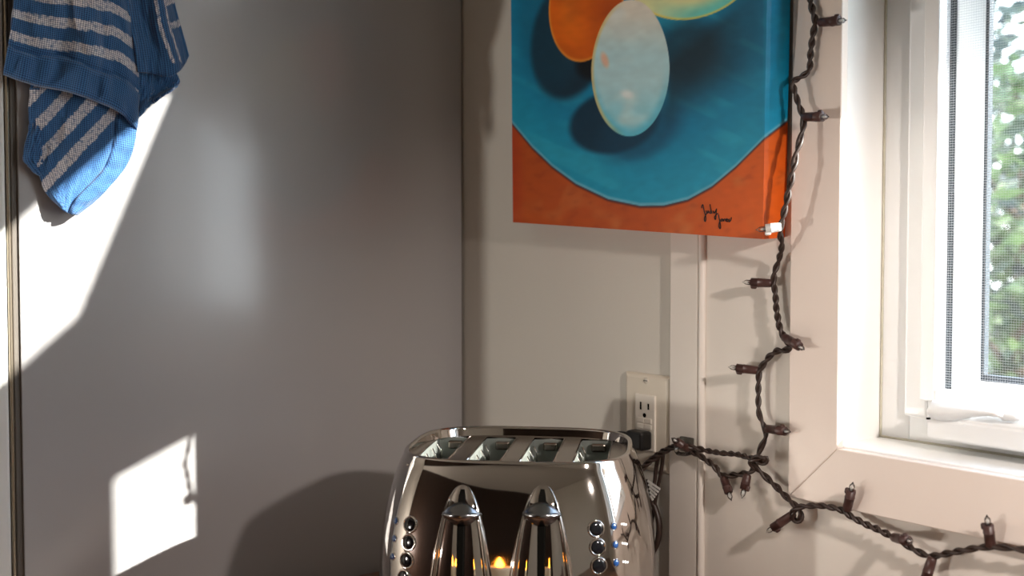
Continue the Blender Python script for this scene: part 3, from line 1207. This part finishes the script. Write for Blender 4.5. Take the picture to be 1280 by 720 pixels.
def fold(name, left, right, top, bottom, depth, stripe, nu=70, nv=80, thick=0.003, hem=None):
    """one layer of the towel: outline in photo pixels on planes parallel to the fridge side; depth(u,v) = distance from it"""
    Lc, Rc = curve2(left, nv), curve2(right, nv)
    Tc, Bc = curve2(top, nu), curve2(bottom, nu)
    vs_, st_, uv_ = [], [], []
    for j in range(nv):
        v = j / (nv - 1)
        for i in range(nu):
            u = i / (nu - 1)
            p = Lc[j] * (1 - u) + Rc[j] * u + Tc[i] * (1 - v) + Bc[i] * v \
                - (Tc[0] * (1 - u) * (1 - v) + Tc[-1] * u * (1 - v) + Bc[0] * (1 - u) * v + Bc[-1] * u * v)
            d = depth(u, v)
            d += (.0034 * mnoise.noise((u * 4.5, v * 5, depth(.5, .5) * 900)) + .0022 * mnoise.noise((u * 11 + v * 4, v * 9, 3.3)) + .0010 * mnoise.noise((u * 24, v * 26, 7.7))) * smooth01(v * 3)
            if hem:
                d += hem(u, v)
            q = pix(p.x, p.y, 0, max(d, .0035))
            vs_.append(q)
            st_.append(stripe(u, v, p.x, p.y))
            uv_.append((u * (Rc[j] - Lc[j]).length * .00085, v * 0.2 * (Lc[-1] - Lc[0]).length / 200, 0))
    me = bpy.data.meshes.new(name)
    inv = Matrix.Translation(tw.location).inverted()
    me.from_pydata([tuple(inv @ q) for q in vs_], [], [(j * nu + i, j * nu + i + 1, (j + 1) * nu + i + 1, (j + 1) * nu + i)
                                                       for j in range(nv - 1) for i in range(nu - 1)])
    a = me.attributes.new('stripe', 'FLOAT', 'POINT')
    a.data.foreach_set('value', st_)
    b = me.attributes.new('weave', 'FLOAT_VECTOR', 'POINT')
    b.data.foreach_set('vector', [c for t in uv_ for c in t])
    for p in me.polygons:
        p.use_smooth = True
    me.materials.append(M['towel'])
    o = bpy.data.objects.new(name, me)
    COL.objects.link(o)
    o.parent = tw
    md = o.modifiers.new('thickness', 'SOLIDIFY')
    md.thickness = thick
    md.offset = 0
    return o


def bump1(t, a, b, s):
    return smooth01((t - a) / s) * smooth01((b - t) / s)


def st_front(u, v, x, y):
    s = 0.0
    for k in range(9):
        c = .832 - .0925 * k - .032 * u + .006 * math.sin(u * 5)
        s = max(s, bump1(v, c - .028, c + .026, .008))
    return s * .62


def dp_front(u, v):
    g = smooth01(v * 2.2)
    w_ = math.sin(u * 9 + 1.2 + 1.3 * v) * .0065 + math.sin(u * 19 + 4 * v) * .0028 + .004 * math.sin(u * 4 + v * 9) + .0012 * math.sin(u * 31 - v * 22)
    edge = -.012 * (abs(2 * u - 1) ** 4)
    cr = -.005 * math.exp(-((u - .80 + .14 * v) / .035) ** 2) * smooth01((v - .6) / .1)
    return .027 + .003 * v + (w_ + edge) * (0.35 + .65 * g) * .85 + cr


def hem_front(u, v):
    t = v - (.875 + .008 * math.sin(u * 12))
    return .0065 * smooth01(t / .012) * smooth01((1.0 - v) / .02 + .2) - .0035 * math.exp(-(t / .009) ** 2) + .0013 * math.sin(u * 46 + v * 8) * smooth01(t / .02)


fold('front_fold', [(70, -190), (45, -120), (20, -50), (17, 0), (13, 40), (8, 68), (4, 92)],
     [(140, -190), (150, -120), (157, -50), (161, 0), (167, 50), (173, 100), (171, 163)],
     [(70, -190), (105, -194), (140, -190)],
     [(4, 92), (22, 99), (48, 107), (85, 114), (120, 126), (150, 140), (171, 163)], dp_front, st_front, nu=80, nv=110, hem=hem_front)


def st_low(u, v, x, y):
    s = .735 * x + .678 * y
    r = 0.0
    for c in (112, 142, 171, 199):
        r = max(r, bump1(s, c - 9.5, c + 8.5, 3.0))
    return r * .62


def dp_low(u, v):
    rnd = .014 * (1 - abs(2 * u - 1) ** 2.5) * (1 - .2 * v)
    return .006 + rnd * .8 + .006 * v + math.sin(u * 11 + v * 5) * .0018 + .0012 * math.sin(v * 19 + u * 7)


def hem_low(u, v):
    # sewn hem running along the right and bottom border
    t = u - .80 + .22 * smooth01((v - .6) / .4)
    return .003 * smooth01(t / .03) - .0022 * math.exp(-(t / .022) ** 2) + .0009 * math.sin(v * 60) * smooth01(t / .05)


fold('lower_fold', [(36, 70), (38, 105), (36, 140), (40, 185), (48, 215), (58, 240), (76, 258)],
     [(172, 95), (172, 130), (170, 165), (165, 190), (152, 215), (124, 246), (96, 268)],
     [(36, 70), (100, 80), (172, 95)], [(76, 258), (84, 266), (96, 268)], dp_low, st_low, nu=70, nv=90, hem=hem_low)
fold('tucked_fold', [(38, 110), (38, 150), (32, 180), (30, 200), (44, 216)], [(52, 110), (54, 150), (54, 180), (56, 200), (60, 222)],
     [(38, 110), (45, 110), (52, 110)], [(44, 216), (52, 220), (60, 222)], lambda u, v: .009 + .004 * math.sin(u * 3),
     lambda u, v, x, y: .62 if 112 < y < 128 else 0.0, nu=16, nv=40)


def st_side(u, v, x, y):
    r = 0.0
    for a, b, w_ in ((.52, .62, .045), (.80, .74, .035)):
        c = a + (b - a) * v + .02 * math.sin(v * 14)
        r = max(r, bump1(u, c - w_, c + w_, .02))
    if u > .76:
        for c in (2, 34, -30, -62):
            r = max(r, bump1(y + (x - 210) * .4, c - 7, c + 7, 3))
    return r * (.62 if y < 78 else 0.25)


def dp_side(u, v):
    return .012 + .008 * math.sin(u * 3.1) + .005 * math.sin(u * 9 + 2) * smooth01(v * 2) - .006 * u


fold('side_fold', [(132, -190), (145, -120), (152, -40), (160, 20), (168, 60), (172, 90)],
     [(142, -190), (178, -120), (206, -40), (222, 20), (230, 48), (236, 70)],
     [(132, -190), (138, -191), (142, -190)], [(172, 90), (190, 92), (212, 96), (226, 86), (236, 70)], dp_side, st_side, nu=50, nv=80)
fold('inner_fold', [(168, 70), (170, 100), (169, 130), (169, 152)], [(216, 70), (219, 88), (224, 104), (212, 114)],
     [(168, 70), (195, 72), (216, 70)], [(169, 152), (184, 135), (200, 122), (212, 114)],
     lambda u, v: .005 + .009 * smooth01((v - .75) / .25) + .002 * math.sin(u * 9), lambda u, v, x, y: .3 if v > .62 and u > .3 else 0.0, nu=40, nv=40)
hk = empty('towel_hook', pix(105, -200, 0, 0.0))
tag(hk, 'small metal hook on the fridge side above the towel', 'hook')
hz = hk.location
bm = bmesh.new()
lathe(bm, (0.0, hz.y, hz.z), (1, 0, 0), [(0, .016), (.004, .016), (.006, .013)], 20)
mesh_obj('hook_base', bm, M['brushed'], hk)
bm = bmesh.new()
tube(bm, catmull([(0.005, hz.y, hz.z), (.03, hz.y, hz.z - .004), (.048, hz.y, hz.z - .002), (.056, hz.y, hz.z + .016)], 6), .003, 8)
mesh_obj('hook_arm', bm, M['brushed'], hk, smooth=True)

# ------------------------------------------------------------------ string lights
sl = empty('string_lights', pix(945, 580, 1, -.012))
tag(sl, 'brown twisted wire string lights with small bulbs hanging along the window casing', 'string lights')


def wy(x, y, off):
    return pix(x, y, 1, off)


def twisted(pts, turns_per_m=38.0, rs=0.0018, ro=0.0017, strands=2):
    P = catmull([wy(*p) for p in pts], 10)
    # even resample
    L = [0]
    for a, b in zip(P, P[1:]):
        L.append(L[-1] + (b - a).length)
    n = max(20, int(L[-1] / 0.0022))
    C = []
    j = 1
    for k in range(n + 1):
        s = L[-1] * k / n
        while j < len(L) - 1 and L[j] < s:
            j += 1
        f = (s - L[j - 1]) / max(1e-9, L[j] - L[j - 1])
        C.append(P[j - 1].lerp(P[j], min(1, f)))
    for st in range(strands):
        out = []
        ph0 = 2 * math.pi * st / strands
        nrm = None
        acc = 0.0
        for k, c in enumerate(C):
            t = (C[min(k + 1, n)] - C[max(k - 1, 0)]).normalized()
            b = Vector((0, 1, 0))
            b = (b - t * b.dot(t)).normalized()
            s_ = t.cross(b)
            acc += 2 * math.pi * (L[-1] / n) * (turns_per_m * (1 + .28 * math.sin(k * .043) + .15 * math.sin(k * .11 + 1)))
            loose = ro * (1 + .16 * math.sin(k * .07 + st))
            out.append(c + (b * math.cos(acc + ph0) + s_ * math.sin(acc + ph0)) * loose)
        bm = bmesh.new()
        tube(bm, out, rs, 8)
        mesh_obj('wire_strand', bm, M['wire'], sl, smooth=True)


C1, C2, C3 = -.020, -.014, -.044          # in front of casing / wall board / canvas edge
twisted([(1009, -60, C1), (1010, -20, C1), (1013, 0, C1), (1016, 14, C1), (1019, 28, C1), (1015, 50, C1), (1013, 70, C1), (1011, 88, C1), (1000, 97, -.024),
         (991, 103, -.030), (994, 116, -.030), (999, 132, -.028), (1004, 147, -.030), (1004, 160, -.032), (1000, 175, -.036), (995, 195, -.040), (991, 215, C3), (986, 238, C3),
         (982, 258, C3), (978, 274, C3), (975, 290, -.040), (977, 306, -.030), (973, 326, C2), (967, 346, C2), (969, 366, C2), (971, 390, C2),
         (975, 410, C2), (982, 425, C2), (990, 432, C2), (984, 437, C2), (970, 439, C2), (958, 450, C2), (950, 463, C2), (948, 480, C2), (948, 500, C2), (949, 518, C2),
         (956, 535, C2), (957, 546, C2), (952, 558, C2), (946, 572, C2), (941, 587, -.018), (930, 592, C2), (914, 594, C2), (902, 594, C2),
         (893, 583, C2), (880, 573, C2), (864, 564, C2), (848, 558, -.018), (832, 562, -.02), (818, 571, -.022), (806, 582, -.024), (798, 590, -.024)])
twisted([(800, 588, -.030), (812, 577, -.028), (828, 566, -.026), (846, 557, -.026), (862, 558, -.020), (878, 562, C2), (900, 566, C2), (922, 568, C2), (940, 573, -.021), (954, 578, -.021),
         (957, 573, -.024), (948, 572, -.026), (938, 576, -.026), (944, 584, -.02), (954, 593, C2), (968, 606, C2), (982, 620, -.017), (994, 632, C1),
         (1001, 641, C1), (1000, 650, C1), (993, 650, C1), (990, 642, -.024), (999, 634, -.026), (1015, 632, -.026), (1034, 633, -.024), (1052, 638, C1), (1068, 648, -.018), (1084, 656, -.016), (1102, 664, -.016),
         (1125, 676, -.016), (1145, 688, -.016), (1163, 695, -.016), (1182, 692, -.018), (1204, 688, -.02), (1228, 684, C1), (1252, 684, C1), (1280, 687, C1), (1330, 692, C1)])
# plain leads dropping behind the toaster, with the striped caution tag
bm = bmesh.new()
tube(bm, catmull([wy(824, 568, -.02), wy(820, 585, -.018), wy(818, 604, -.016), wy(812, 630, -.016), wy(806, 665, -.016)], 8), .0022, 8)
tube(bm, catmull([wy(829, 566, -.02), wy(827, 585, -.016), wy(823, 606, -.013), wy(818, 632, -.012), wy(812, 668, -.012)], 8), .0022, 8)
mesh_obj('lead_wire', bm, M['wire'], sl, smooth=True)
bm = bmesh.new()
tube(bm, catmull([wy(806, 600, -.012), wy(815, 625, -.012), wy(822, 645, -.012), wy(824, 662, -.012), wy(821, 680, -.012), wy(812, 700, -.012), wy(808, 730, -.012)], 8), .0034, 8)
mesh_obj('lead_wire', bm, M['wire'], sl, smooth=True)
tg = None
for k in range(5):
    x0, y0 = 810 + k * .9, 601 + k * 4.6
    a, b = wy(x0, y0, -.022), wy(825.5 - k * 2.2, y0 + 10.5 - k * 1.2, -.022)
    bm = bmesh.new()
    d = (b - a).normalized()
    nn = d.cross(Vector((0, 1, 0))) * .0011
    v = [bm.verts.new(p + Vector((0, dy, 0))) for dy in (0, -.0012) for p in (a - nn, b - nn, b + nn, a + nn)]
    for f in ((0, 1, 2, 3), (7, 6, 5, 4), (0, 4, 5, 1), (1, 5, 6, 2), (2, 6, 7, 3), (3, 7, 4, 0)):
        bm.faces.new([v[q] for q in f])
    if tg is None:
        tg = mesh_obj('caution_tag', bm, M['tagw'], sl)
    else:
        mesh_obj('tag_stripe', bm, M['tagw'], tg)


def bulb(bx, by, bo, tx, ty, to, white=False):
    a, b = wy(bx, by, bo), wy(tx, ty, to)
    ax = (b - a)
    L = ax.length
    ax.normalize()
    R = .0046
    bm = bmesh.new()
    lathe(bm, a - ax * .002, ax, [(0, R * .7), (.0015, R * .92), (L * .3, R * .97), (L * .70, R), (L * .71, R * 1.06), (L * .75, R * 1.06), (L * .76, R), (L + .002, R), (L + .0021, R * .6)], 16)
    # clip tab on the collar
    side = ax.cross(Vector((0, 1, 0))).normalized()
    c = a + ax * L * .86 + side * R
    lathe(bm, c - ax * .003, ax, [(0, .0012), (.001, .002), (.005, .002), (.006, .0012)], 8)
    s = mesh_obj('bulb_socket', bm, M['wsocket'] if white else M['socket'], sl, smooth=False)
    for p in s.data.polygons:
        p.use_smooth = len(p.vertices) == 4
    bm = bmesh.new()
    lathe(bm, b, ax, [(0, .0026), (.004, .0027), (.006, .0024), (.0075, .0012), (.0095, .0003)], 12)
    mesh_obj('glass_bulb', bm, M['bulb'], s, smooth=True)
    bm = bmesh.new()
    lathe(bm, b, ax, [(0, .0012), (.003, .0011), (.005, .0006)], 8)
    mesh_obj('bulb_core', bm, M['filament'], s, smooth=True)


bulb(1026, 28, C1, 1049, 26, -.024)
bulb(1006, 146, -.030, 1028, 146, -.036)
bulb(974, 284, -.048, 957, 286, -.056, True)
bulb(963, 354, C2, 939, 353, -.022)
bulb(981, 422, -.018, 999, 433, -.026)
bulb(946, 463, C2, 921, 460, -.022)
bulb(959, 536, C2, 981, 539, -.022)
bulb(859, 561, -.02, 846, 552, -.036)
bulb(905, 598, C2, 911, 616, -.018)
bulb(934, 595, -.018, 930, 612, -.022)
bulb(991, 643, C1, 966, 660, -.026)
bulb(1059, 636, C1, 1064, 613, -.024)
bulb(1118, 672, -.018, 1135, 676, -.036)
bulb(1165, 699, -.018, 1157, 724, -.02)
bulb(1238, 681, C1, 1235, 656, -.026)
# clear adhesive hook carrying the wire
ch = empty('clear_hook', wy(858, 553, -.008))
tag(ch, 'clear plastic adhesive hook holding the string light wire beside the outlet', 'hook')
bm = bmesh.new()
c0, c1 = wy(849, 545, -.012), wy(868, 566, -.008)
box(bm, (c0.x, -.0115, c1.z), (c1.x, -.008, c0.z), .0012)
pc = wy(858, 562, -.02)
tube(bm, catmull([(pc.x, -.010, pc.z - .004), (pc.x, -.022, pc.z - .005), (pc.x, -.034, pc.z - .002), (pc.x, -.036, pc.z + .006)], 6), .0024, 8)
mesh_obj('hook_plate', bm, M['hook'], ch, smooth=False)

# ------------------------------------------------------------------ candle on the counter in front (seen only in the chrome)
cn = empty('candle', (0.65, -0.55, 0.90))
tag(cn, 'lit cream pillar candle standing on the counter', 'candle')
bm = bmesh.new()
lathe(bm, (0.65, -0.55, 0.90), (0, 0, 1), [(0, .020), (.09, .020), (.094, .018), (.088, .014), (.087, .001)], 24)
mesh_obj('wax', bm, M['wax'], cn, smooth=True)
bm = bmesh.new()
lathe(bm, (0.65, -0.55, 0.99), (0, 0, 1), [(0, .002), (.008, .006), (.018, .004), (.03, .0004)], 12)
mesh_obj('flame', bm, M['flame'], cn, smooth=True)
bm = bmesh.new()
tube(bm, [(0.65, -0.55, .985), (0.65, -.55, .996)], .001, 6)
mesh_obj('wick', bm, M['black'], cn)

# ------------------------------------------------------------------ outside: lawn, shrubs, an unseen plank screen added to shape the sun patches
structure(box_obj('ground', (-14, 0.17, -0.5), (14, 22, -0.3), M['grass']))
GYP = 0.26


def shade_pt(yp, zp):
    return SUN_A * (GYP - yp), zp + SUN_C * (GYP - yp)


up_l = [(-.35, 1.66), (-.4212, 1.4944), (-.5254, 1.2507), (-.5941, 1.1927), (-.70, 1.12)]
lo_l = [(-.35, 1.125), (-.3963, 1.1068), (-.5013, 1.0628)]
gs = empty('sun_blocker', (1.3, GYP, -0.3))
tag(gs, 'added plank sun blocker with a sloping top, out of view outside the window', 'screen')
ux = [shade_pt(*q) for q in up_l]
lx = [shade_pt(*q) for q in lo_l]
xs_ = sorted({round(q[0], 4) for q in ux + lx})
xb = lx[-1][0]
edges = [xs_[0]]
for x in xs_[1:]:
    k = max(1, round((x - edges[-1]) / .09))
    s0 = edges[-1]
    edges += [s0 + (x - s0) * (i + 1) / k for i in range(k)]
for a, b in zip(edges, edges[1:]):
    f = lambda x: float(np.interp(x, [q[0] for q in ux], [q[1] for q in ux]))
    g = lambda x: float(np.interp(x, [q[0] for q in lx], [q[1] for q in lx])) if b <= xb + 1e-6 else .86 + SUN_C * (GYP - (GYP - x / SUN_A))
    bm = bmesh.new()
    v = [bm.verts.new((x, y, z)) for y in (GYP - .008, GYP + .008) for x, z in ((a, g(a)), (b, g(b)), (b, f(b)), (a, f(a)))]
    for q in ((0, 1, 2, 3), (7, 6, 5, 4), (0, 4, 5, 1), (1, 5, 6, 2), (2, 6, 7, 3), (3, 7, 4, 0)):
        bm.faces.new([v[k] for k in q])
    mesh_obj('plank', bm, M['plank'], gs)
rz0 = max(shade_pt(*q)[1] for q in lo_l) + .04
box_obj('rail', (edges[0] + .005, GYP + .008, rz0), (edges[-1] + .04, GYP + .035, rz0 + .05), M['plank'], gs)
box_obj('post', (edges[-1] - .01, GYP - .02, -0.3), (edges[-1] + .07, GYP + .008, 2.2), M['plank'], gs)


def shrub(name, x, y, h, r, leaf, seed, label, n=2600, z0=-0.3, size=.06):
    rr = random.Random(seed)
    s = empty(name, (x, y, z0))
    tag(s, label, 'shrub')
    bm = bmesh.new()
    lathe(bm, (x, y, z0), (0, 0, 1), [(0, .06), (h * .35, .045), (h * .8, .015)], 8)
    for k in range(9):
        a = rr.random() * 6.28
        z1 = z0 + h * (.2 + .5 * rr.random())
        tube(bm, [(x, y, z1), (x + math.cos(a) * r * .5, y + math.sin(a) * r * .5, z1 + h * .15), (x + math.cos(a) * r * .8, y + math.sin(a) * r * .8, z1 + h * .28)], [.02, .013, .005], 5)
    mesh_obj('trunk', bm, M['bark'], s)
    vs_, fs_ = [], []
    for k in range(n):
        th, ph = rr.random() * 6.283, math.acos(2 * rr.random() - 1)
        q = rr.random() ** .4
        lump = 1 + .25 * math.sin(th * 3 + seed) * math.sin(ph * 4)
        c = Vector((x + r * q * lump * math.sin(ph) * math.cos(th), y + r * q * lump * math.sin(ph) * math.sin(th), z0 + h * .55 + h * .45 * q * math.cos(ph)))
        d = Vector((rr.gauss(0, 1), rr.gauss(0, 1), rr.gauss(0, .6))).normalized()
        e = d.orthogonal().normalized()
        e = (Matrix.Rotation(rr.random() * 6.28, 3, d) @ e)
        L = size * (.6 + .8 * rr.random())
        i = len(vs_)
        f = d.cross(e)
        vs_ += [c - d * L, c + e * L * .45, c + d * L + f * L * .2, c - e * L * .45]
        fs_.append((i, i + 1, i + 2, i + 3))
    me = bpy.data.meshes.new('foliage')
    me.from_pydata([tuple(v - Vector((x, y, z0))) for v in vs_], [], fs_)
    me.materials.append(leaf)
    o = bpy.data.objects.new('foliage', me)
    COL.objects.link(o)
    o.parent = s
    o['kind'] = 'stuff'


shrub('garden_shrub', -1.35, 4.2, 2.5, 0.95, M['leaf'], 2, 'rounded green garden shrub seen through the window glass')
shrub('garden_shrub', 0.75, 5.2, 1.9, 0.8, M['leaf'], 9, 'low green shrub beside the rounded shrub outside')
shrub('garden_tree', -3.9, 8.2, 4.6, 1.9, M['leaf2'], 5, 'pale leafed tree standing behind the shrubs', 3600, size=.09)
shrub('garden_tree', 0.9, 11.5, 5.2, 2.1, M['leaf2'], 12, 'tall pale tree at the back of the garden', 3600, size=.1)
